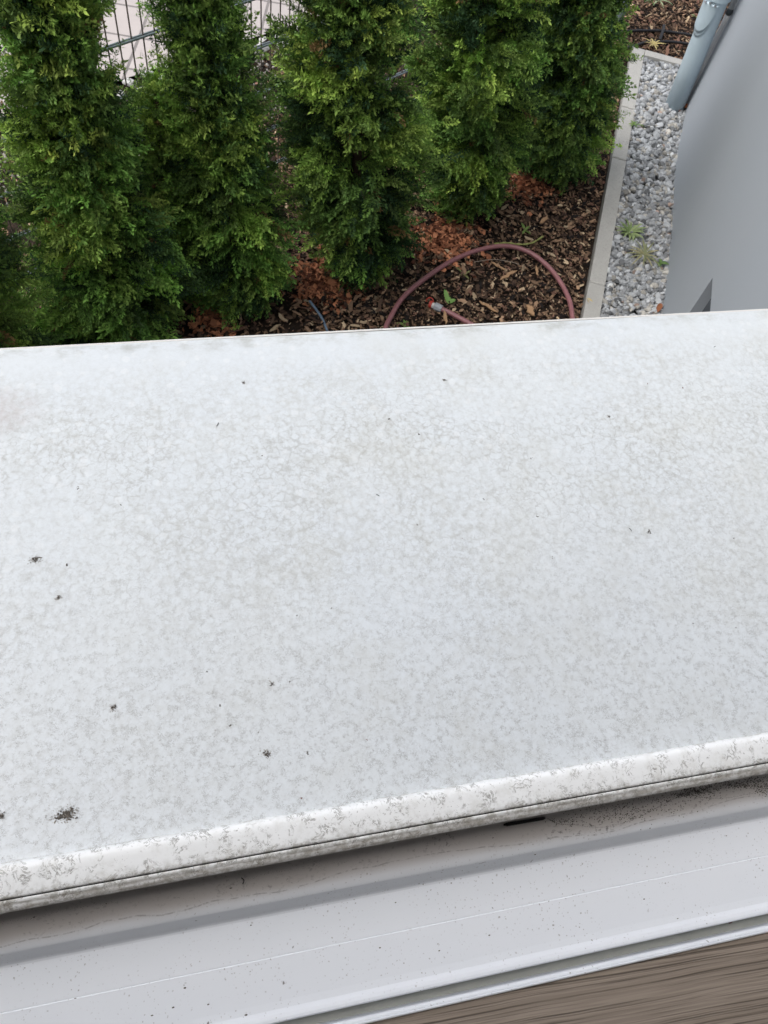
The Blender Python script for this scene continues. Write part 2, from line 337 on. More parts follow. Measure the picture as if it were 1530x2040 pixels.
# own facade with the window opening, and the room behind it
parts = [box(-7, -.86, -.36, .02, -.02, 6), box(.60, 4, -.36, .02, -.02, 6), box(-.86, .60, -.36, .02, -.02, 2.12), box(-.86, .60, -.36, .02, 3.25, 6)]
tag(mesh('facade_wall', *join(parts), M['plaster']), kind='structure')
parts = [box(-2, 2, -3.6, -3.5, .9, 3.6), box(-2.1, -2, -3.5, -.37, .9, 3.6), box(2, 2.1, -3.5, -.37, .9, 3.6), box(-2, 2, -3.5, -.37, .8, .9), box(-2, 2, -3.5, -.37, 3.6, 3.7)]
tag(mesh('room_wall', *join(parts), M['plaster']), kind='structure')

# ---------------------------------------------------------------- kerb, gravel strip
KZ = .03
kc = ground(1283, 110, KZ)[:2]; kb = ground(1195, 630, KZ)[:2]; kd = (kb - kc) / np.linalg.norm(kb - kc); kn = np.array([kd[1], -kd[0]])   # kn points to the bed side
if kn[0] > 0: kn = -kn
KW = .080
def prism_xy(P, z0, z1, bev=.004):
    """a block over a 4-sided plan with eased top edges"""
    P = np.asarray(P, float); c = P.mean(0); n = len(P)
    Q = P + (c - P) / np.linalg.norm(c - P, axis=1)[:, None] * bev * 1.4
    V = [(*p, z0) for p in P] + [(*p, z1 - bev) for p in P] + [(*q, z1) for q in Q]
    Fc = [tuple(range(n))[::-1], tuple(range(2 * n, 3 * n))]
    for l in range(2):
        for i in range(n): j = (i + 1) % n; Fc.append((l * n + i, l * n + j, (l + 1) * n + j, (l + 1) * n + i))
    return V, Fc
js = [0.0] + [float((ground(x, y, KZ)[:2] - kc) @ kd) for x, y in ((1262, 217), (1243, 318), (1201, 568))]; js.append(js[-1] + 1.0); js.append(js[-1] + 1.0)
klab = ['pale kerb stone at the far corner of the gravel strip', 'short pale kerb stone beside the small weed, second from the far corner', 'long grey kerb stone between hose loop and gravel', 'grey kerb stone cut off by the white sill', 'grey kerb stone hidden under the sill']
for i in range(4):
    a, b = js[i] + (0 if i == 0 else .0022), js[i + 1] - .0022
    if i == 0: a = -.068
    wob = rng.normal(0, .0015)
    P = [kc + kd * a + kn * wob, kc + kd * b + kn * wob, kc + kd * b + kn * (KW + wob), kc + kd * a + kn * (KW + wob)]
    o = mesh('kerb_stone', *prism_xy(P, -.12, KZ + rng.normal(0, .001)), M['kerb']); tag(o, klab[i], 'kerb stone', 'kerb stones edging the gravel strip')
c0 = ground(1283, 110, KZ)[:2]; c1 = ground(1350, 128, KZ)[:2]; cdv = (c1 - c0) / np.linalg.norm(c1 - c0); cnn = np.array([-cdv[1], cdv[0]])
P = [c0 + cdv * .004 , c0 + cdv * .52, c0 + cdv * .52 + cnn * .062, c0 + cdv * .004 + cnn * .062]
tag(mesh('kerb_stone', *prism_xy(P, -.12, KZ + .002), M['kerb']), 'pale kerb stone lying crosswise behind the gravel, ending at the downpipe', 'kerb stone', 'kerb stones edging the gravel strip')
W0 = ground(1366, 210)[:2]; WK = np.array([-.42724405, -.90413634]); WN = np.array([-.90413634, .42724405])   # along the wall towards us; out of the wall
gp = [kc - kd * .0, kc + kd * 4.2, W0 + WK * 4.2, W0 - WK * .1, c1 + cdv * .2]
sheet('gravel_bed', gp, -.022, M['gravelbase'])
def ico(sub, seed, flat=.62, amp=.22):
    import bmesh
    bm = bmesh.new(); bmesh.ops.create_icosphere(bm, subdivisions=sub, radius=.5)
    r = np.random.default_rng(seed); ax = r.normal(size=(9, 3)); ax /= np.linalg.norm(ax, axis=1)[:, None]; cut = r.uniform(.30, .46, 9)
    V = np.array([v.co[:] for v in bm.verts]); 
    for a, c in zip(ax, cut):
        d = V @ a; m = d > c; V[m] -= np.outer(d[m] - c, a) * .95
    V *= 1 + r.normal(0, amp * .12, (len(V), 1)); V *= np.array([1, r.uniform(.65, .95), flat])
    Fc = np.array([[v.index for v in f.verts] for f in bm.faces]); bm.free(); return V, Fc
stones = [ico(2, s, .5 + .06 * (s % 4)) for s in range(8)]
def in_strip(n):
    out = []
    while len(out) < n:
        s = rng.uniform(-.38, 2.6); t = rng.uniform(0, 1); a = kc + kd * s; b = W0 + WK * s
        p = a + (b - a) * t
        if (p - c0) @ cnn < -.005: out.append(p)
    return np.array(out)
n = 5800; p2 = in_strip(n); lay = rng.uniform(0, 1, n)
pos = np.c_[p2, -.006 + .026 * lay]
size = rng.uniform(.021, .043, n) * np.where(rng.uniform(size=n) < .12, 1.35, 1)
sc = np.repeat(size[:, None], 3, 1) * rng.uniform(.8, 1.2, (n, 3))
g = rng.uniform(.22, .58, n); cols = np.c_[g * .95, g * .99, g * 1.03]
wm = rng.uniform(size=n); cols[wm < .16] *= np.array([1.08, 1.0, .88]); cols[wm > .94] = cols[wm > .94] * 1.35
cols[(wm > .16) & (wm < .22)] *= .45; cols[(wm > .22) & (wm < .235)] *= np.array([1.1, .8, .65])
Vv, Ff, Cc = scatter(stones, pos, rot_rand(n, .5), sc, np.clip(cols, 0, .75))
tag(mesh('gravel', Vv, Ff, M['stone'], col=Cc), 'grey and white crushed gravel filling the strip beside the wall', 'gravel', kind='stuff')

# ---------------------------------------------------------------- bark mulch
def chipT(seed):
    r = np.random.default_rng(seed); k = 6
    xs = np.linspace(-.5, .5, k); wd = .5 * (1 - np.abs(np.linspace(-1, 1, k)) ** 3 * r.uniform(.5, 1)) * r.uniform(.75, 1.15, k); wd[0] *= .5; wd[-1] *= .5
    bend = .25 * np.sin(xs * 3 * r.uniform(.3, 1.2) + r.uniform(0, 6)); cv = r.normal(0, .15, k)
    V = []
    for i in range(k):
        for s, t in ((-1, 0), (1, 0), (1, 1), (-1, 1)): V.append((xs[i], s * wd[i] + cv[i], bend[i] + (t - .5) * .5))
    Fc = [(0, 1, 2, 3)]
    for i in range(k - 1):
        for a in range(4): b = (a + 1) % 4; Fc.append((i * 4 + a, i * 4 + b, i * 4 + b + 4, i * 4 + a + 4))
    Fc.append((k * 4 - 1, k * 4 - 2, k * 4 - 3, k * 4 - 4)); return V, Fc
chipsT = [chipT(s) for s in range(12)]
def bedpts(n, x0, x1, y0, y1, keep):
    out = []
    while sum(map(len, out)) < n:
        q = np.c_[rng.uniform(x0, x1, n), rng.uniform(y0, y1, n)]; out.append(q[keep(q)])
    return np.vstack(out)[:n]
def keep_bed(q):
    side = (q - kc) @ kn; back = (q - c0) @ cnn; inbed = ((side > KW + .01) | (back > .07)) & ((q - W0) @ WN > -.02 + 0 * side)
    behind = (q - W0) @ WK < -.02
    return ((side > KW + .012) | ((back > .075))) & (((q - pe0) @ pn) < -.02) & (((q - W0) @ WN > .02) | behind)
def mulch(n, x0, x1, y0, y1, big=1.0):
    p = bedpts(n, x0, x1, y0, y1, keep_bed)
    L = rng.gamma(2.6, .0100, n).clip(.009, .085) * big; Wd = L * rng.uniform(.2, .6, n); Wd = Wd.clip(.004, .019)
    sc = np.c_[L, Wd, np.maximum(L * .10, .0025)]
    pos = np.c_[p, rng.uniform(-.020, .012, n)]
    t = rng.uniform(0, 1, n) ** 1.5
    cols = np.array([.055, .034, .025]) * (1 - t[:, None]) + np.array([.38, .245, .155]) * t[:, None]
    k = rng.uniform(size=n); cols[k > .93] = np.array([.50, .38, .25]); cols[k < .22] = np.array([.014, .011, .010]); cols[(k > .22) & (k < .34)] = np.array([.19, .105, .075])
    return p, pos, sc, cols * rng.uniform(.85, 1.45, (n, 1))
A = [mulch(14000, .45, 2.75, 2.25, 3.95, .42), mulch(6000, 2.3, 3.7, 3.8, 5.3, .5), mulch(11500, .45, 2.75, 2.25, 3.95, .8), mulch(4200, 2.3, 3.7, 3.8, 5.3), mulch(3500, -1.4, 1.6, 2.9, 4.6), mulch(5500, -1.0, .9, 1.9, 3.0), mulch(800, 1.2, 2.6, 3.6, 4.8)]
pos = np.vstack([a[1] for a in A]); sc = np.vstack([a[2] for a in A]); cols = np.vstack([a[3] for a in A])
Vv, Ff, Cc = scatter(chipsT, pos, rot_rand(len(pos), .35), sc, cols)
tag(mesh('bark_mulch', Vv, Ff, M['chips'], col=Cc), 'dark brown bark mulch covering the planting bed', 'bark mulch', kind='stuff')
# rusty dead needles and leaves heaped at the trunks
def litter(cx, cy, r, n, label):
    n = int(n * 1.1); q = rng.normal(0, r, (n, 2)) + np.array([cx, cy]); d = np.hypot(*(q - np.array([cx, cy])).T) / r
    L = rng.uniform(.016, .045, n); sc = np.c_[L, L * rng.uniform(.35, .8, n), np.full(n, .0025)]
    z = .004 + .035 * np.exp(-d ** 2) * rng.uniform(.2, 1, n)
    t = rng.uniform(0, 1, n)[:, None] ** 1.5; cols = np.array([.13, .045, .026]) * (1 - t) + np.array([.98, .42, .22]) * t
    Vv, Ff, Cc = scatter(chipsT, np.c_[q, z], rot_rand(n, .45), sc, cols)
    tag(mesh('leaf_litter', Vv, Ff, M['chips'], col=Cc), label, 'leaf litter', kind='stuff')

# ---------------------------------------------------------------- conifers
def frond(seed):
    """one flat scaly spray: a midrib with alternate side twigs, each with short lobes"""
    r = np.random.default_rng(seed); V, Fc, T = [], [], []
    def lobe(x, y, ang, ln, w, tip):
        c, s = math.cos(ang), math.sin(ang); z = r.normal(0, .03); tz = r.normal(0, .09)
        pts = [(0, -.35 * w, 0), (ln * .55, -.62 * w, tz * .5), (ln, 0, tz), (ln * .55, .62 * w, tz * .5 + .02)]
        n = len(V)
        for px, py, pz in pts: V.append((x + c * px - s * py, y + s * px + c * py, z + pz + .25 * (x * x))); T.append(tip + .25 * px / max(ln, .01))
        Fc.append((n, n + 1, n + 2, n + 3))
    m = 6
    for i in range(m):
        x = .06 + .82 * i / (m - 1); L = .42 * (1 - .62 * i / (m - 1)) * r.uniform(.75, 1.15)
        lobe(x - .04, 0, 0, .20, .035, x * .5)
        for s in (-1, 1):
            xx = x + (.03 if s > 0 else 0); a = s * rad(r.uniform(34, 50)); c, sn = math.cos(a), math.sin(a)
            lobe(xx, 0, a, L * .62, .042, .3 + x * .3)
            lobe(xx + c * L * .5, sn * L * .5, a * .8, L * .5, .055, .7 + x * .3)
            lobe(xx + c * L * .30, sn * L * .30, a + s * rad(34), L * .40, .046, .45 + x * .3)
            if i < 5: lobe(xx + c * L * .42, sn * L * .42, a - s * rad(36), L * .38, .046, .5 + x * .3)
    lobe(.90, 0, 0, .16, .075, 1.0)
    return np.array(V), np.array(Fc), np.array(T)
fr = [frond(s) for s in range(5)]
tips = {id(f[0]): f[2] for f in fr}
def tree(base, lean, prof, height, label, nb, tone=0.0, seed=0, spray=(.055, .105), per=42, zmin=.05, name='arborvitae_tree', group='arborvitae trees in a row along the fence', view_h=None):
    """prof: list of (z, radius)"""
    r = np.random.default_rng(100 + seed); base = np.array([*base, 0.]); lean = np.array([*lean, 0.])
    zz, rr = np.array(prof).T
    R = lambda z: np.maximum(np.interp(z, zz, rr) - .038, .012)
    root = thing(name, label, 'conifer', tuple(base), group)
    axis = lambda z: lean * z + np.array([0, 0, 1.]) * z
    hs_ = np.linspace(-.05, height * .93, 12)
    V, Fc = tube([axis(z) + np.array([.012 * math.sin(z * 5 + seed), .012 * math.cos(z * 4), 0]) for z in hs_], np.linspace(.026, .005, 12), 8)
    limbs = [(V, Fc)]
    i = np.arange(nb); th = i * 2.39996 + r.normal(0, .3, nb); u = (i + .5) / nb; u = r.permutation(u)
    zt = zmin + (height - zmin) * u ** 1.05
    bump_r = r.uniform(.66, 1.10, nb); lum = r.normal(0, 1, nb)
    # uneven outline from a few slow waves round the crown
    ph = r.uniform(0, 6.28, 4); wav = 1 + .09 * np.sin(2 * th + 5 * zt + ph[0]) + .07 * np.sin(3 * th - 8 * zt + ph[1]) + .06 * np.sin(11 * zt + th + ph[2])
    rt = R(zt) * bump_r * wav
    dirh = np.c_[np.cos(th), np.sin(th), np.zeros(nb)]
    tip = dirh * rt[:, None] + lean[None] * zt[:, None] + np.c_[np.zeros(nb), np.zeros(nb), zt]
    z0 = np.maximum(zt - r.uniform(.10, .24, nb), .02)
    root0 = lean[None] * z0[:, None] + np.c_[np.zeros(nb), np.zeros(nb), z0]
    for k in range(0, nb, 3):
        limbs.append(tube([root0[k], (root0[k] * .5 + tip[k] * .5) + np.array([0, 0, .02]), tip[k] * .92 + root0[k] * .08], [.005, .0035, .0015], 4, cap=False))
    mesh('trunk', *join(limbs), M['trunk'], parent=root)
    n = nb * per; b = np.repeat(np.arange(nb), per); f = r.uniform(.30, 1.0, n) ** .75
    P = root0[b] + (tip - root0)[b] * f[:, None]
    spread = .034 + .030 * (1 - f)
    P = P + r.normal(0, 1, (n, 3)) * spread[:, None] * np.array([1, 1, 1.0])
    P[:, 2] = np.maximum(P[:, 2], .02)
    bd = (tip - root0)[b]; bd /= np.linalg.norm(bd, axis=1)[:, None]
    out = np.array([0, 0, 0.]) + np.c_[P[:, :2] - lean[:2] * P[:, 2:3], np.zeros(n)]; out /= (np.linalg.norm(out, axis=1)[:, None] + 1e-6)
    up = np.interp(P[:, 2], [0, .4, 1.2], [-.25, .1, .65])
    D = bd * .5 + out * .8 + np.c_[np.zeros(n), np.zeros(n), up + r.normal(0, .28, n)] + r.normal(0, .24, (n, 3)); D /= np.linalg.norm(D, axis=1)[:, None]
    side = np.cross(D, np.c_[np.zeros(n), np.zeros(n), np.ones(n)] + r.normal(0, .35, (n, 3))); side /= np.linalg.norm(side, axis=1)[:, None]
    nor = np.cross(D, side); tw = r.normal(0, .55, n)[:, None]
    s2 = side * np.cos(tw) + nor * np.sin(tw); n2 = np.cross(D, s2)
    Rm = np.stack([D, s2, n2], -1)
    L = r.uniform(*spray, n) * (1 + .2 * np.minimum(R(P[:, 2]) / .3, 1)); sc = np.repeat(L[:, None], 3, 1)
    P = P - D * L[:, None] * .5
    # leaf colours: deep green, with branches of olive and of fresh green
    t = np.clip(.42 + .26 * lum[b] + r.normal(0, .18, n) + tone, 0, 1)[:, None]
    hue = np.clip(.36 + .20 * r.normal(0, 1, nb)[b] + .1 * r.normal(0, 1, n) + .18 * (P[:, 2] - .7), 0, 1)[:, None]
    dk = np.array([.022, .052, .020]) ; lt = np.array([.225, .44, .085]) * (1 - hue) + np.array([.42, .51, .10]) * hue
    cols = dk * (1 - t) + lt * t
    br = r.uniform(size=n) < .008; cols[br] = np.array([.17, .11, .045])
    def vc(c, tv):
        T = tips[id_of(tv)]; return c * (.75 + .75 * np.clip(T, 0, 1.2))[None, :, None]
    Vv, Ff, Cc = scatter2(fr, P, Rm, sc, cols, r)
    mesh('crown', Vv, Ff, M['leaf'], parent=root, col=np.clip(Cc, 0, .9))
    return root
def scatter2(tm, pos, R, scale, cols, r):
    Vs, Fs, Cs = [], [], []; off = 0; n = len(pos); which = r.integers(0, len(tm), n)
    for k, (tv, tf, T) in enumerate(tm):
        idx = np.where(which == k)[0]
        v = np.einsum('nij,nvj->nvi', R[idx], tv[None] * scale[idx][:, None, :]) + pos[idx][:, None, :]
        f = tf[None] + (np.arange(len(idx)) * len(tv))[:, None, None] + off; off += len(idx) * len(tv)
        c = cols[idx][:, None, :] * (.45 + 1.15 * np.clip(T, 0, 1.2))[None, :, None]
        Vs.append(v.reshape(-1, 3)); Fs.append(f.reshape(-1, 4)); Cs.append(c.reshape(-1, 3))
    return np.vstack(Vs), np.vstack(Fs), np.vstack(Cs)
TREES = [
    dict(base=(-.85, 2.17), lean=(0, 0), prof=[(0, .26), (.3, .29), (.8, .26), (1.4, .18), (2.1, .02)], height=2.1, label='leftmost arborvitae, only its dark lower branches in view at the left edge', nb=120, tone=-.05),
    dict(base=(-.36, 2.46), lean=(.0, .02), prof=[(0, .26), (.25, .33), (.55, .30), (.85, .24), (1.1, .165), (1.5, .15), (2.2, .02)], height=2.2, label='bushy olive green arborvitae spreading wide at its foot, left of the fence gap', nb=190, tone=.05),
    dict(base=(-.09, 2.66), lean=(0, 0), prof=[(0, .10), (.4, .13), (.7, .11), (1.0, .02)], height=1.0, label='small young arborvitae squeezed between two taller ones in front of the fence', nb=46, tone=.08, spray=(.05, .09)),
    dict(base=(.20, 2.64), lean=(-.10, .0), prof=[(0, .17), (.2, .25), (.5, .25), (.8, .19), (1.2, .115), (1.6, .09), (2.2, .02)], height=2.2, label='slim arborvitae leaning left between the two fence gaps', nb=150, tone=-.01),
    dict(base=(.745, 2.80), lean=(-.12, .0), prof=[(0, .07), (.15, .20), (.4, .325), (.8, .315), (1.2, .235), (1.7, .17), (2.4, .02)], height=2.4, label='full arborvitae tapering to a point at its foot above the red needles', nb=200, tone=.02),
    dict(base=(1.37, 3.20), lean=(-.15, .0), prof=[(0, .10), (.18, .21), (.5, .29), (.9, .29), (1.3, .24), (2.0, .02)], height=2.0, label='dark arborvitae behind the top of the hose loop', nb=180, tone=-.02),
    dict(base=(1.94, 3.47), lean=(-.15, .0), prof=[(0, .17), (.2, .25), (.6, .275), (1.0, .24), (1.4, .15), (1.7, .02)], height=1.7, label='rightmost arborvitae standing beside the far kerb stones', nb=190, tone=-.04),
]
for i, a in enumerate(TREES): tree(seed=i, **a)
for (px, py, r_, n_, lb) in ((645, 560, .075, 420, 'rust red dead needles heaped between the slim and the full arborvitae'), (880, 475, .085, 460, 'rust red dead leaves heaped under the dark arborvitae behind the hose'), (1050, 370, .06, 260, 'rust red leaf litter between the two rightmost arborvitae')):
    q = ground(px, py); litter(q[0], q[1], r_, n_, lb)
q = ground(425, 640); litter(q[0], q[1], .05, 140, 'dim rust red litter at the foot of the bushy arborvitae')

# ---------------------------------------------------------------- wire mesh fence
fence = thing('wire_fence', 'double bar wire mesh fence panel with brown upright wires behind the arborvitae', 'fence', (FP[0], FP[1], 0))
t0, t1 = -1.9, 3.5
first = True
ang = math.atan2(FD[1], FD[0])
proto = None
us = np.arange(t0, t1, .05) + .0095
tr = np.abs(us)
order = np.argsort(np.where((us > -.55) & (us < 1.0), 0, 1) * 10 + np.abs(us - .2))
seen, rest = us[order][:95], us[order][95:]
for u in seen:
    if proto is None:
        proto = mesh('upright_wire', *tube([(0, 0, -.04), (0, 0, .6), (0, 0, 1.25)], .0032, 6), M['wire'], parent=fence); o = proto
    else:
        o = proto.copy(); C.objects.link(o); o.parent = fence
    o.location = (FD[0] * u, FD[1] * u, 0)
if len(rest):
    pts = [tube([(FD[0] * u, FD[1] * u, -.04), (FD[0] * u, FD[1] * u, 1.25)], .0032, 5) for u in rest]
    tag(mesh('upright_wire', *join(pts), M['wire'], parent=fence), kind='stuff')
for z in (.09, .29, .492, .70, .905, 1.105, 1.22):
    pr = []
    for s in (-1, 1):
        a = FD * t0 + FN * .0065 * s; b = FD * t1 + FN * .0065 * s
        pr.append(tube([(*a, z), (*((a + b) / 2), z), (*b, z)], .0042, 6))
    mesh('double_bar', *join(pr), M['rail'], parent=fence)
for t in (-1.55, .95, 3.4):
    c = FD * t - FN * .035; V, Fc = box(-.02, .02, -.03, .03, -.1, 1.27)
    R2 = Matrix.Rotation(ang, 3, 'Z'); V = [tuple(R2 @ Vector(v) + Vector((c[0], c[1], 0))) for v in V]
    mesh('post', V, Fc, M['rail'], parent=fence)
# white stones lying along the path edge
k = 0
for i in range(30):
    t = -.55 + i * .062 + rng.normal(0, .012); row = i % 2
    c = pe0 + pd * t - pn * (.055 + .075 * row + rng.normal(0, .012)); s = rng.uniform(.055, .095)
    V, Fc = ico(2, 50 + i, .55); V = V * s * np.array([1.25, 1, 1]); a = rng.uniform(0, 6.28); R2 = np.array([[math.cos(a), -math.sin(a), 0], [math.sin(a), math.cos(a), 0], [0, 0, 1]])
    g = rng.uniform(.55, .72); o = mesh('white_stone', V @ R2.T, Fc, M['stone'], col=np.full((len(V), 3), g) * np.array([1, .99, .97]), loc=(c[0], c[1], s * .16), smooth=False)
    tag(o, 'rough white stone in the row between fence and path', 'stone', 'white stones edging the path')
# pale grit along the fence foot
n = 2200; t = rng.uniform(-1.4, 1.6, n); w = rng.uniform(-.62, -.10, n); q = pe0[None] + pd[None] * t[:, None] + pn[None] * w[:, None]
sz = rng.uniform(.010, .030, n); g = rng.uniform(.16, .42, n)
Vv, Ff, Cc = scatter(stones[:4], np.c_[q, rng.uniform(-.02, .014, n)], rot_rand(n, .5), np.repeat(sz[:, None], 3, 1), np.c_[g, g * .93, g * .85])
tag(mesh('stone_grit', Vv, Ff, M['stone'], col=Cc), 'pale grit scattered under the fence', 'grit', kind='stuff')

# ---------------------------------------------------------------- grey wall, downpipe
wall = thing('garden_wall', 'smooth grey rendered wall rising beside the gravel strip', 'wall', (W0[0], W0[1], 0))
OS0, OS1, OZ = 2.118, 3.05, .552               # dark recess in the wall
def wpt(s, n_, z): return np.array([WK[0] * s + WN[0] * n_, WK[1] * s + WN[1] * n_, z])
def wbulge(s, z): return .024 * math.exp(-((s - .62) / .42) ** 2) * math.exp(-(max(z, 0) / .30) ** 2) + .0006 * math.sin(s * 19 + 2 * z) * math.exp(-z)
S1 = 4.6; WH = 3.3
ss = sorted(set([round(x, 4) for x in np.linspace(0, S1, 150)] + [OS0, OS1])); zs = sorted(set([round(x, 4) for x in np.linspace(-.06, WH, 90)] + [OZ]))
V, Fc = [], []
for z in zs:
    for s in ss: V.append(wpt(s, wbulge(s, z), z))
ns = len(ss)
for j in range(len(zs) - 1):
    for i in range(ns - 1):
        sm, zm = (ss[i] + ss[i + 1]) / 2, (zs[j] + zs[j + 1]) / 2
        if OS0 < sm < OS1 and zm < OZ: continue
        a = j * ns + i; Fc.append((a, a + 1, a + ns + 1, a + ns))
n0 = len(V)
for s, z in ((0, -.06), (0, WH), (S1, WH), (S1, -.06)): V.append(wpt(s, .0005, z)); V.append(wpt(s, -1.6, z))
Fc += [(n0, n0 + 1, n0 + 3, n0 + 2), (n0 + 2, n0 + 3, n0 + 5, n0 + 4), (n0 + 4, n0 + 5, n0 + 7, n0 + 6), (n0 + 1, n0 + 3, n0 + 5, n0 + 7)]
DZ = -.045
rv = [wpt(OS0, wbulge(OS0, OZ), OZ), wpt(OS1, wbulge(OS1, OZ), OZ), wpt(OS1, DZ, OZ), wpt(OS0, DZ, OZ), wpt(OS0, .002, -.06), wpt(OS0, DZ, -.06), wpt(OS1, .002, -.06), wpt(OS1, DZ, -.06)]
n1 = len(V); V += rv; Fc += [(n1, n1 + 1, n1 + 2, n1 + 3), (n1, n1 + 3, n1 + 5, n1 + 4), (n1 + 1, n1 + 6, n1 + 7, n1 + 2)]
mesh('render', V, Fc, M['wall'], parent=wall, smooth=False)
hb = [wpt(s, n_, z) for z in (-.06, OZ + .01) for n_ in (DZ - .02, DZ + .001) for s in (OS0 - .01, OS1 + .01)]
mesh('recessed_panel', hb, [(0, 2, 3, 1), (4, 5, 7, 6), (0, 1, 5, 4), (2, 6, 7, 3), (0, 4, 6, 2), (1, 3, 7, 5)], M['recess'], parent=wall)
edge_pts = [wpt(.034, .020, z) for z in (-.03, .25, .5, .553)]
strip = mesh('corner_bead', *tube(edge_pts, .0145, 12), mat_simple('bead_grey', (.60, .60, .60), .5, .4, nz=40, var=.9), parent=wall, smooth=True)
mesh('corner_bead', *tube([wpt(.034, .020, z) for z in (.575, 1.2, WH)], .0145, 12), strip.data.materials[0], parent=wall, smooth=True)
mesh('bead_clip', *tube([wpt(.034, .020, z) for z in (.548, .556, .572, .580)], [.015, .018, .018, .015], 12), M['groove'], parent=wall, smooth=True)

pb = ground(1342, 216)
pipe = thing('downpipe', 'weathered blue grey zinc downpipe standing in the gravel against the wall corner', 'downpipe', (pb[0], pb[1], 0))
PR = .057
pipe.rotation_euler = (0, -.078, 0)
mesh('pipe_tube', *tube([(0, 0, z) for z in (-.06, .3, .8, 1.6, 3.2)], PR, 48), M['zinc'], parent=pipe, smooth=True)
# socket with a raised flap: a shell with a U-shaped lower edge on the outer side
def shell(r, zlo, zhi, a0, a1, th, n=28, m=14):
    V, Fc = [], []
    for k in range(n + 1):
        a = a0 + (a1 - a0) * k / n; x = (k / n - .5) * 2; lo = zlo + (zhi - zlo) * (1 - math.sqrt(max(0, 1 - abs(x) ** 2.4)))
        for j in range(m + 1):
            z = lo + (zhi - lo) * j / m
            for rr in (r, r + th): V.append((rr * math.cos(a), rr * math.sin(a), z))
    w = (m + 1) * 2
    for k in range(n):
        for j in range(m):
            b = k * w + j * 2; Fc += [(b, b + 2, b + w + 2, b + w), (b + 1, b + w + 1, b + w + 3, b + 3)]
        b = k * w; Fc += [(b, b + w, b + w + 1, b + 1)]; b = k * w + m * 2; Fc += [(b, b + 1, b + w + 1, b + w)]
    return V, Fc
pa = math.atan2(-.55, -1.0)                                   # faces us and to the left
mesh('leaf_flap', *shell(PR + .0075, .475, .63, pa - 1.35, pa + .75, .004), M['zinc'], parent=pipe, smooth=True)
mesh('flap_seat', *shell(PR + .0008, .448, .64, pa - 1.50, pa + .90, .0035), M['zinc'], parent=pipe, smooth=True)
mesh('clamp_ring', *tube([(0, 0, z) for z in (.640, .643, .672, .675)], [PR + .004, PR + .011, PR + .011, PR + .004], 40, cap=False), M['zinc'], parent=pipe, smooth=False)
for k, (da, zz) in enumerate(((-.35, .625), (.1, .632), (.5, .628))):
    a = pa + da; mesh('clamp_bolt', *tube([((PR + .004) * math.cos(a), (PR + .004) * math.sin(a), zz), ((PR + .022) * math.cos(a), (PR + .022) * math.sin(a), zz + .004)], .006, 8), M['bolt'], parent=pipe)

# ---------------------------------------------------------------- hoses, drip pipes
def gz(pts, z): return np.array([ground(x, y, z) for x, y in pts])
loop = gz([(768, 662), (782, 625), (806, 590), (848, 554), (900, 519), (952, 498), (1005, 491), (1050, 502), (1090, 529), (1118, 563), (1135, 600), (1141, 640)], .016)
back = [loop[-1] + np.array([-.02, -.16, 0]), loop[-1] + np.array([-.18, -.30, 0]), loop[-1] + np.array([-.55, -.34, 0]), loop[0] + np.array([.10, -.26, -.001])]
tailp = gz([(968, 662), (930, 642), (895, 624), (876, 614)], .016)
path = np.vstack([tailp[::-1], [tailp[0] + np.array([.10, -.06, 0]), tailp[0] + np.array([.16, -.20, 0])], [loop[-1] + np.array([-.35, -.45, 0]), loop[0] + np.array([.16, -.36, 0]), loop[0] + np.array([.015, -.16, 0])], loop, [loop[-1] + np.array([-.03, -.2, 0]), loop[-1] + np.array([-.2, -.5, 0])]])
path[:, 2] += .004 * np.sin(np.arange(len(path)) * 1.3)
hz = thing('garden_hose', 'dusty dark pink garden hose looped over the bark mulch with a connector on its end', 'hose', tuple(tailp[-1]))
P = spline(path, 10) - tailp[-1]
mesh('hose_tube', *tube(P, .0118, 14), M['hose'], parent=hz, smooth=True)
ed = P[0] - P[3]; ed /= np.linalg.norm(ed)
e0 = P[0]
cn = mesh('connector', *tube([e0 - ed * .012, e0 - ed * .010, e0 + ed * .006, e0 + ed * .026, e0 + ed * .028], [.015, .0175, .0185, .0185, .015], 8), M['grey'], parent=hz)
mesh('connector_nut', *tube([e0 + ed * .028, e0 + ed * .040], [.0135, .0135], 12), M['white'], parent=cn)
mesh('connector_collar', *tube([e0 + ed * .038, e0 + ed * .040, e0 + ed * .052, e0 + ed * .055], [.012, .0175, .0175, .012], 12), M['red'], parent=cn)
ringc = e0 + ed * .058 + np.array([.004, .006, .010])
mesh('locking_ring', *tube([ringc + .017 * (math.cos(a) * ed + math.sin(a) * np.array([.3, .2, .9])) for a in np.linspace(-.6, 3.6, 14)], .0026, 6), M['red'], parent=cn)
bp = spline(gz([(616, 606), (630, 622), (643, 640), (655, 668)], .010), 6); bp[:, 2] += np.linspace(.022, 0, len(bp))
tag(mesh('thin_hose', *tube(bp, .0058, 10), M['bluehose'], smooth=True), 'thin blue grey hose end poking out of the mulch left of the pink hose', 'hose')
dp = thing('drip_pipe', 'black irrigation pipe crossing the mulch farther behind the cross kerb', 'irrigation pipe', tuple(gz([(1240, 63)], .012)[0]))
o0 = np.array(dp.location)
mesh('pipe_run', *tube(spline(gz([(1150, 75), (1240, 63), (1290, 61), (1320, 62), (1350, 66), (1376, 70), (1440, 84), (1500, 100)], .014), 5) - o0, .0085, 10), M['drip'], parent=dp, smooth=True)
mesh('pipe_peg', *tube(gz([(1321, 55), (1319, 66), (1314, 80)], .020) - o0 + np.array([[0, 0, .012], [0, 0, .012], [0, 0, 0]]), .010, 8), M['drip'], parent=dp)
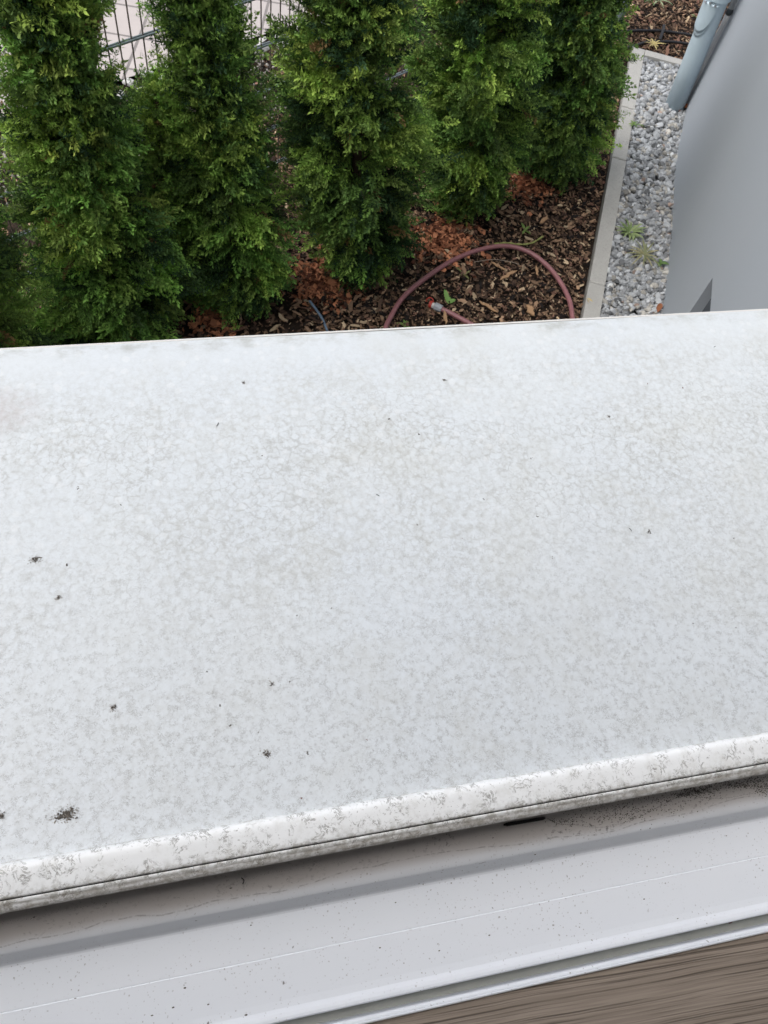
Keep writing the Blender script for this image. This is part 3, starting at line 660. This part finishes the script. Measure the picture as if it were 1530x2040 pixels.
o = mesh('drip_pipe', *tube(spline(gz([(1200, 110), (1240, 97), (1262, 92), (1288, 84), (1320, 83), (1345, 84), (1372, 88), (1440, 100)], .014), 5), .0085, 10), M['drip'], smooth=True)
tag(o, 'black irrigation pipe lying closest to the cross kerb', 'irrigation pipe')

# ---------------------------------------------------------------- weeds, leaves, twigs
def blade(L, w, lift, droop, k=6, fold=.25):
    V, Fc = [], []
    for i in range(k + 1):
        t = i / k; ww = w * math.sin(math.pi * min(1, .12 + .88 * t)) ** .8 * (1 if t < .98 else .1)
        x = L * t; z = lift * L * (t - droop * t * t)
        V += [(x, -ww, z + fold * ww), (x, 0, z), (x, ww, z + fold * ww)]
    for i in range(k):
        b = i * 3; Fc += [(b, b + 1, b + 4, b + 3), (b + 1, b + 2, b + 5, b + 4)]
    return np.array(V), np.array(Fc)
def weed(px, py, n, L, w, lift, droop, c1, c2, label, name='weed', cat='weed', a0=0, a1=6.283, z=0.0):
    q = ground(px, py, z); root = thing(name, label, cat, tuple(q))
    for i in range(n):
        a = a0 + (a1 - a0) * (i + rng.uniform(0, .8)) / n; l = L * rng.uniform(.35, 1.15); V, Fc = blade(l, w * rng.uniform(.7, 1.1), lift * rng.uniform(.7, 1.3), droop)
        c, s = math.cos(a), math.sin(a); R2 = np.array([[c, -s, 0], [s, c, 0], [0, 0, 1]]); t = rng.uniform(0, 1)
        mesh('leaf', V @ R2.T, Fc, M['weed'], parent=root, col=np.tile(np.array(c1) * (1 - t) + np.array(c2) * t, (len(V), 1)), smooth=True)
    return root
G1, G2 = (.10, .19, .045), (.22, .32, .09)
weed(1254, 464, 34, .085, .0075, .7, .7, (.15, .22, .08), (.30, .37, .17), 'bright green leafy weed rosette growing in the gravel against the kerb', z=.03)
weed(1283, 508, 20, .12, .0055, .45, .9, (.17, .20, .10), (.33, .30, .17), 'straggly grey green weed just below the bright rosette in the gravel', z=.03)
weed(1262, 248, 7, .06, .005, .6, .8, G1, G2, 'tiny weed at the kerb edge near the downpipe', z=.03)
weed(1317, 525, 5, .045, .009, .5, .8, (.08, .15, .05), (.12, .2, .06), 'small dark weed in the gravel touching the wall foot', z=.03)
weed(892, 604, 3, .055, .011, .7, .5, (.16, .30, .07), (.24, .42, .12), 'two leaved bright seedling beside the hose connector', name='seedling', cat='seedling', a0=.2, a1=2.0)
weed(806, 648, 5, .045, .007, .6, .6, G1, G2, 'tiny green weed inside the left foot of the hose loop')
weed(1045, 460, 4, .05, .008, .6, .6, (.12, .2, .05), G2, 'small green weed in the mulch above the hose loop')
weed(925, 548, 4, .06, .005, .5, .6, (.2, .2, .08), (.28, .3, .12), 'thin yellow green sprout in the mulch under the arch of the hose')
weed(1310, 2, 8, .16, .006, .5, .9, (.22, .30, .17), (.33, .38, .22), 'pale grass tuft in the far mulch at the top edge', name='grass_tuft', cat='grass tuft')
weed(1385, 33, 6, .06, .006, .5, .8, (.2, .25, .08), (.36, .38, .2), 'small yellowish weed in the mulch left of the downpipe')
weed(1302, 88, 14, .075, .0055, .35, .6, (.42, .34, .14), (.55, .46, .2), 'dry straw yellow grass clump lying over the cross kerb', name='dry_grass', cat='dry grass', z=.015)
weed(1230, 330, 4, .04, .006, .6, .6, G1, G2, 'small weed in the narrow gap between rightmost tree and kerb')
# yellow green twig on the hose crown
tw = spline(gz([(985, 486), (1010, 484), (1035, 487), (1060, 484), (1083, 470)], .022), 5)
o = mesh('green_twig', *tube(tw, .0045 + .0018 * np.sin(np.arange(len(tw)) * 2.1), 6), mat_simple('twig_green', (.26, .28, .09), .8, nz=120), smooth=True); tag(o, 'knobbly yellow green twig lying behind the top of the hose loop', 'twig')
o = mesh('twig', *tube(spline(gz([(945, 522), (980, 517), (1015, 521), (1035, 527)], .02), 5), .0015, 5), mat_simple('twig_pale', (.30, .24, .19), .8)); tag(o, 'long thin pale twig inside the arch of the hose', 'twig')
def leafobj(px, py, L, w, a, label, mat, z=.02, lift=.5):
    V, Fc = blade(L, w, lift, .6, 8, .5); c, s = math.cos(a), math.sin(a); V = V @ np.array([[c, -s, 0], [s, c, 0], [0, 0, 1]]).T
    V2 = np.vstack([V, V - np.array([0, 0, .0006])]); F2 = np.vstack([Fc, Fc[:, ::-1] + len(V)])
    q = ground(px, py, z); tag(mesh('fallen_leaf', V2, F2, mat, loc=tuple(q), smooth=True), label, 'leaf')
leafobj(1350, 222, .065, .022, 1.2, 'dry rust brown leaf wedged at the foot of the downpipe', M['leafd'])
leafobj(1358, 214, .05, .02, -.4, 'curled brown leaf against the wall corner beside the downpipe', M['leafd'], z=.03)
leafobj(1308, 622, .05, .013, .9, 'orange brown leaf standing at the wall foot just above the sill', M['leafd'], lift=.9)
leafobj(1180, 610, .05, .012, 2.0, 'pale tan leaf in the mulch next to the kerb', M['straw'])
def slat(px0, py0, px1, py1, w, label, z=.012):
    a, b = ground(px0, py0, z), ground(px1, py1, z); d = b - a; L = np.linalg.norm(d); an = math.atan2(d[1], d[0]); V, Fc = chipT(int(px0)); V = np.array(V) * np.array([L, w, w * .5])
    V = V @ np.array([[math.cos(an), -math.sin(an), 0], [math.sin(an), math.cos(an), 0], [0, 0, 1]]).T
    tag(mesh('wood_chip', V, Fc, mat_simple('chip_tan', (.36, .22, .12), .85, nz=120, var=.7), loc=tuple((a + b) / 2)), label, 'wood chip')
slat(885, 618, 889, 646, .017, 'tan wood chip lying across the hose behind its connector', .030)
slat(955, 600, 992, 622, .016, 'long split tan wood chip in the mulch right of the seedling')
slat(1052, 608, 1062, 630, .03, 'wide forked yellow wood chip near the right foot of the hose')
slat(1068, 528, 1072, 550, .014, 'upright looking orange chip inside the right side of the hose arch')
slat(978, 522, 1008, 538, .013, 'pale split chip below the top of the hose loop')
slat(996, 556, 1028, 540, .02, 'large reddish brown bark piece inside the hose loop')
slat(1075, 445, 1092, 432, .024, 'broad pale orange bark piece between hose loop and rightmost tree')

# ---------------------------------------------------------------- the white window sill
Z = lambda h: H - h
sill = thing('window_sill', 'broad weathered white exterior window sill covered in fine dirt marks', 'window sill', (0, -.001, 0))
UL, UR = -.80, .49
us = np.linspace(UL, UR, 520)
SA, SB = (.0625, .4525), (.4080, .4700)
def slab_h(v): return SA[1] + (SB[1] - SA[1]) * (v - SA[0]) / (SB[0] - SA[0])
prof = [(SA[0] - .003, Z(slab_h(SA[0])) - .0), *[(v, Z(slab_h(v))) for v in np.linspace(SA[0], SB[0], 40)]]
V, Fq = extrude_u(prof, np.linspace(UL, UR, 200), lambda V: V + np.stack([0 * V[..., 0], 0 * V[..., 0], .0004 * np.sin(V[..., 0] * 9) * np.sin(V[..., 1] * 12)], -1))
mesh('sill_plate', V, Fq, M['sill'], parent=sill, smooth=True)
fe = [(.4081, Z(.4699)), (.4092, Z(.4697)), (.4100, Z(.4701)), (.4104, Z(.4712)), (.4104, Z(.505)), (.4094, Z(.507)), (.3995, Z(.507)), (.3995, Z(.5055)), (.4080, Z(.5050)), (.4080, Z(.4716)), (.35, Z(.4690))]
V, Fq = extrude_u(fe, np.linspace(UL, UR, 60)); mesh('front_edge', V, Fq, M['edge'], parent=sill, smooth=False)
lp_ = [(.0640, .4530), (.0632, .4505), (.0622, .4486), (.0608, .4476), (.0590, .4475), (.0560, .4482), (.0520, .4494), (.0490, .4502), (.0475, .4508), (.0469, .4515), (.0470, .4530), (.0465, .4533), (.0463, .4522), (.0458, .4521), (.0447, .4531), (.0441, .4537), (.0439, .4540), (.0434, .4542), (.0424, .4553), (.0416, .4564), (.0413, .4572)]
lp_ = [(a, Z(h)) for a, h in lp_]
nzs = np.array([math.sin(u * 210) * .5 + math.sin(u * 97 + 1) * .7 + math.sin(u * 431 + 2) * .3 for u in us])
def wobl(V):
    k = np.zeros(V.shape[1]); k[:5] = [1, 1, 1, .9, .5]; V[..., 1] += nzs[:, None] * k[None] * .00014; V[..., 2] += nzs[:, None] * k[None] * .0001; return V
V, Fq = extrude_u(lp_, us, wobl); mesh('back_lip', V, Fq, M['lip'], parent=sill, smooth=True)
V, Fq = extrude_u([(.0474, Z(.4523)), (.0458, Z(.4531))], [UL, UR]); mesh('lip_groove', V, Fq, M['dark'], parent=sill)
V, Fq = extrude_u([(.0413, Z(.4572)), (.0416, Z(.4590)), (.0424, Z(.4596)), (.0560, Z(.4596))], us[::4]); mesh('lip_shade_strip', V, Fq, M['lip_shade'], parent=sill)  # dark strip coloured to stand in for shade in the gap under the lip
for ux, nm in ((UR, 1), (UL - .012, 0)):
    V, Fc = box(ux, ux + .014, .050, .4125, Z(.512), Z(.4640)); V = [list(v) for v in V]
    V = [(x, y, z if z < Z(.50) else Z(slab_h(y)) + .007) for x, y, z in V]
    mesh('end_cap', V, Fc, M['edge'], parent=sill)
# rounded white corner piece of the right end cap
cpos = (UR - .004, .404, Z(.4695))
V, Fc = tube([(0, .009, .001), (-.004, .003, .004), (-.002, -.010, .0035), (.004, -.03, .003)], [.003, .006, .006, .005], 8); mesh('cap_corner', [(v[0] + cpos[0], v[1] + cpos[1], v[2] + cpos[2]) for v in V], Fc, M['edge'], parent=sill, smooth=True)
def on_slab(x, y):
    h = .46
    for _ in range(4): q = ground(x, y, H - h); h = slab_h(q[1])
    return ground(x, y, H - h)
grT = [ico(1, s, .6, .5) for s in range(4)]
spots = [(541, 1359, 7, 14), (532, 1500, 9, 26), (128, 1620, 17, 46), (140, 1615, 10, 20), (70, 1112, 10, 26), (1293, 1058, 7, 16), (485, 760, 5, 9), (830, 1042, 3, 4), (241, 1003, 3, 4), (132, 1122, 4, 8), (576, 1356, 3, 4), (591, 1223, 3, 4), (116, 1187, 6, 9), (438, 1401, 3, 4),
         (226, 1406, 7, 10), (612, 1498, 6, 8), (1212, 827, 5, 7), (1359, 771, 3, 5), (1057, 911, 4, 6), (1461, 1070, 3, 4), (884, 755, 5, 6), (833, 862, 4, 4), (775, 832, 4, 5), (893, 1158, 4, 4), (954, 1159, 4, 4), (1069, 1026, 4, 6), (1099, 1110, 5, 5), (599, 1587, 3, 3), (162, 777, 3, 3), (155, 970, 5, 6), (2, 1622, 8, 14), (1161, 1141, 2, 2), (920, 1070, 2, 2), (1058, 1133, 5, 4), (412, 1335, 3, 3), (514, 1455, 3, 3), (458, 1441, 3, 3), (522, 905, 4, 4), (660, 1210, 3, 3), (1465, 1247, 3, 3), (1289, 762, 3, 2), (1165, 1400, 2, 2), (730, 1470, 3, 3), (1380, 1240, 3, 3)]
for x, y, rpx, ng in spots:
    c = on_slab(x, y); r_ = rpx * .00023; a = rng.normal(0, .48, (ng, 2)) * r_; a[:, 0] *= 1.35 if rpx > 9 else 1
    ng = int(ng * 1.3); a = rng.normal(0, .42, (ng, 2)) * r_ * ([1.5, .75] if rpx > 9 else [1, 1]); sz = rng.uniform(.0003, .0011, ng) * (1 + rpx / 30)
    Vv, Ff, Cc = scatter(grT, np.c_[a, np.full(ng, .00015)], rot_rand(ng, .3), np.repeat(sz[:, None], 3, 1) * np.array([1.2, .9, .45]), np.zeros((ng, 3)))
    if rpx >= 5:
        n2 = ng * 2; a2 = rng.normal(0, .62, (n2, 2)) * r_ * ([1.5, .8] if rpx > 9 else [1, 1]); s2 = rng.uniform(.0003, .0009, n2)
        V2, F2, C2 = scatter(grT, np.c_[a2, np.full(n2, .00003)], rot_rand(n2, .1), np.c_[s2 * 1.4, s2, s2 * .12], np.zeros((n2, 3))); mesh('dirt_smear', V2, F2, M['smear'], parent=sill, loc=tuple(c))
    mesh('dirt_speck', Vv, Ff, M['dirt'] if rpx > 3 or rng.uniform() < .6 else M['brown'], parent=sill, loc=tuple(c))
for x0, y0, x1, y1 in ((435, 840, 431, 847), (1252, 1050, 1257, 1056), (749, 983, 755, 986), (1421, 690, 1424, 688), (961, 991, 964, 994)):
    a, b = on_slab(x0, y0), on_slab(x1, y1); mesh('dirt_speck', *tube([a + [0, 0, .0002], (a + b) / 2 + [.0003, 0, .0004], b + [0, 0, .0002]], .00022, 5), M['dark'], parent=sill)

# ---------------------------------------------------------------- window frame and board
frame = thing('window_frame', 'white plastic window frame with stepped rails and a drain slot, below the sill lip', 'window frame', (0, -.0022, 0))
FL, FR = -.80, .50
uf = np.linspace(FL, FR, 90)
hollow = [(.060, .462), (.0585, .466), (.0545, .4725), (.0490, .4795), (.0430, .4858), (.0360, .4912), (.0300, .4945), (.0275, .4960), (.0266, .4972)]
step = [(.0266, .4972), (.0262, .4990), (.0252, .5040), (.0238, .5100), (.0226, .5142), (.0216, .5155), (.0205, .5160)]
slope = [(.0205, .5160), (.010, .5180), (.0002, .5197), (-.0001, .5201), (-.0005, .5201), (-.0007, .5196), (-.012, .5216), (-.022, .5233), (-.0258, .5237)]
ridge = [(-.0258, .5237), (-.0270, .5232), (-.0282, .5226), (-.0300, .5224), (-.0314, .5226), (-.0321, .5234), (-.0323, .5260), (-.0323, .5395)]
gut = [(-.0323, .5395), (-.0378, .5395)]
rail = [(-.0378, .5395), (-.0378, .5240), (-.0382, .5226), (-.0392, .5219), (-.0402, .5219), (-.0404, .5222), (-.0407, .5219), (-.0414, .5222), (-.0419, .5232), (-.0420, .5300)]
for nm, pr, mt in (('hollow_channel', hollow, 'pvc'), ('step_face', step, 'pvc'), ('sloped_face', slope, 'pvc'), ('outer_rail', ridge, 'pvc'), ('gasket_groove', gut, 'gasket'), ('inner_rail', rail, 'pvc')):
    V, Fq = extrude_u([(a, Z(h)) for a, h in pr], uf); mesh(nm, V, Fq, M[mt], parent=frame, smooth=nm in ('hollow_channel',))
mesh('frame_base', *box(FL, FR, -.0400, .0585, Z(.60), Z(.5410)), M['pvc'], parent=frame)
for x0 in (FL - .07, FR):
    mesh('frame_jamb', *box(x0, x0 + .07, -.06, .055, Z(.60), Z(.60) + 1.5), M['pvc'], parent=frame)
FS = -.0022
def on_prof(x, y, seg):
    """meet a frame surface given by y,h pairs"""
    r = M3 @ np.array([x - 765, y - 1020, F])
    for (a, h0), (b, h1) in zip(seg[:-1], seg[1:]):
        a += FS; b += FS
        # r*s: y = a+(b-a)t ; -z = h0+(h1-h0)t
        A = np.array([[r[1], -(b - a)], [-r[2], -(h1 - h0)]]); s, t = np.linalg.solve(A, np.array([a, h0]))
        if -1e-6 <= t <= 1 + 1e-6: return r * s + np.array([0, -FS, H])
    return None
a, b = on_prof(1003, 1643, hollow), on_prof(1086, 1629, hollow)
if a is not None and b is not None:
    nrm = np.array([0, -.75, .66]); P = [a + (b - a) * t + nrm * .0001 for t in np.linspace(0, 1, 14)]
    rr = [.0006] + [.0011] * 12 + [.0006]
    mesh('drain_slot', *tube(P, rr, 8), M['dark'], parent=frame, smooth=True)
def crumb(x, y, seg, s, mat, label, nm='crumb', cat='crumb', group=None):
    q = on_prof(x, y, seg)
    if q is None: return
    V, Fc = ico(1, int(x), .7, .6); tag(mesh(nm, V * s, Fc, mat, loc=tuple(q + np.array([0, FS, s * .25]))), label, cat, group)
gpath = spline(np.array([(1090, 1630, 0), (1112, 1641, 0), (1145, 1643, 0), (1190, 1649, 0), (1235, 1641, 0), (1270, 1629, 0), (1305, 1611, 0), (1345, 1590, 0), (1370, 1583, 0), (1405, 1589, 0), (1445, 1590, 0), (1490, 1582, 0), (1560, 1572, 0)], float), 40)[:, :2]
gpix = [(x + rng.normal(0, .5), y + rng.normal(0, .5), .00028 + .00038 * rng.uniform() * (1 if 1300 < x < 1420 or x < 1150 else .45)) for x, y in gpath]
for cx, cy, sx, sy, nn in ((1392, 1576, 18, 5, 150), (1360, 1582, 10, 3, 50), (1480, 1563, 26, 4, 90), (1525, 1570, 18, 6, 110), (1440, 1566, 30, 4, 60), (1250, 1612, 60, 12, 150), (1200, 1626, 50, 8, 60), (1320, 1590, 25, 8, 60), (1500, 1552, 30, 4, 60), (1118, 1636, 12, 3, 24)):
    gpix += [(cx + rng.normal(0, sx), cy + rng.normal(0, sy), rng.uniform(.0004, .0012)) for _ in range(int(nn * 2.0))]
for x in np.arange(0, 1000, 2.2):
    if math.sin(x * .013) + math.sin(x * .041) * .7 > -.1: gpix.append((x + rng.normal(0, 1), 1838 - .181 * x + 3 * math.sin(x * .03) + rng.normal(0, 2), rng.uniform(.0002, .0005)))
Pg = [(on_prof(x, y, hollow), s) for x, y, s in gpix]; Pg = [(p, s) for p, s in Pg if p is not None]
pos = np.array([p for p, s in Pg]); sz = np.array([s for p, s in Pg]); n = len(pos)
Vv, Ff, Cc = scatter(grT, pos, rot_rand(n, .5), np.repeat(sz[:, None], 3, 1) * np.array([1.2, 1, .6]), np.zeros((n, 3)))
tag(mesh('mould_grime', Vv, Ff, M['dirt'], parent=frame), kind='stuff')
crumb(1452, 1836, gut, .0042, M['brown'], 'reddish brown crumb lying in the groove of the frame')
for x, y, s in ((368, 1968, .0016), (345, 2007, .0014), (975, 1863, .0013), (757, 1888, .0012), (875, 1894, .0014), (490, 2022, .0016), (303, 2023, .0014), (150, 1989, .0011), (1283, 1791, .0010), (1447, 1665, .0010), (788, 1798, .0010), (415, 2001, .0012), (982, 1669, .0011), (1066, 1702, .0013), (230, 1768, .0013), (460, 1769, .0014), (212, 1800, .001), (1350, 1830, .0011), (500, 1843, .001), (68, 1827, .0012)):
    for seg in (slope, step, hollow):
        if on_prof(x, y, seg) is not None:
            q = on_prof(x, y, seg); V, Fc = ico(1, int(x), .7, .6); mesh('dirt_speck', V * s * np.array([1.3, .8, 1]), Fc, M['dirt'], parent=frame, loc=tuple(q)); break
def hair(pts, seg, label, r_=.00022):
    P = [on_prof(x, y, seg) for x, y in pts]
    if any(p is None for p in P): return
    P = spline(np.array(P) + np.array([0, FS - .0002, .0004]), 5); tag(mesh('hair', *tube(P, r_, 5), M['dark']), label, 'hair')
hair([(1518, 1815), (1516, 1821), (1514, 1827)], gut, 'short curved dark hair in the frame groove near the crumb', .0003)
hair([(481, 1748), (486, 1753), (484, 1760)], hollow, 'curled dark fibre stuck in the hollow below the sill lip', .0003)
hair([(1363, 1635), (1370, 1640), (1376, 1643)], step, 'fine curved fibre on the shaded step of the frame')
board = mesh('window_board', *box(-1.1, .95, -.42, -.0425, Z(.548), Z(.5255)), M['wood']); tag(board, 'brown wood grain window board on the room side of the frame', 'window board')
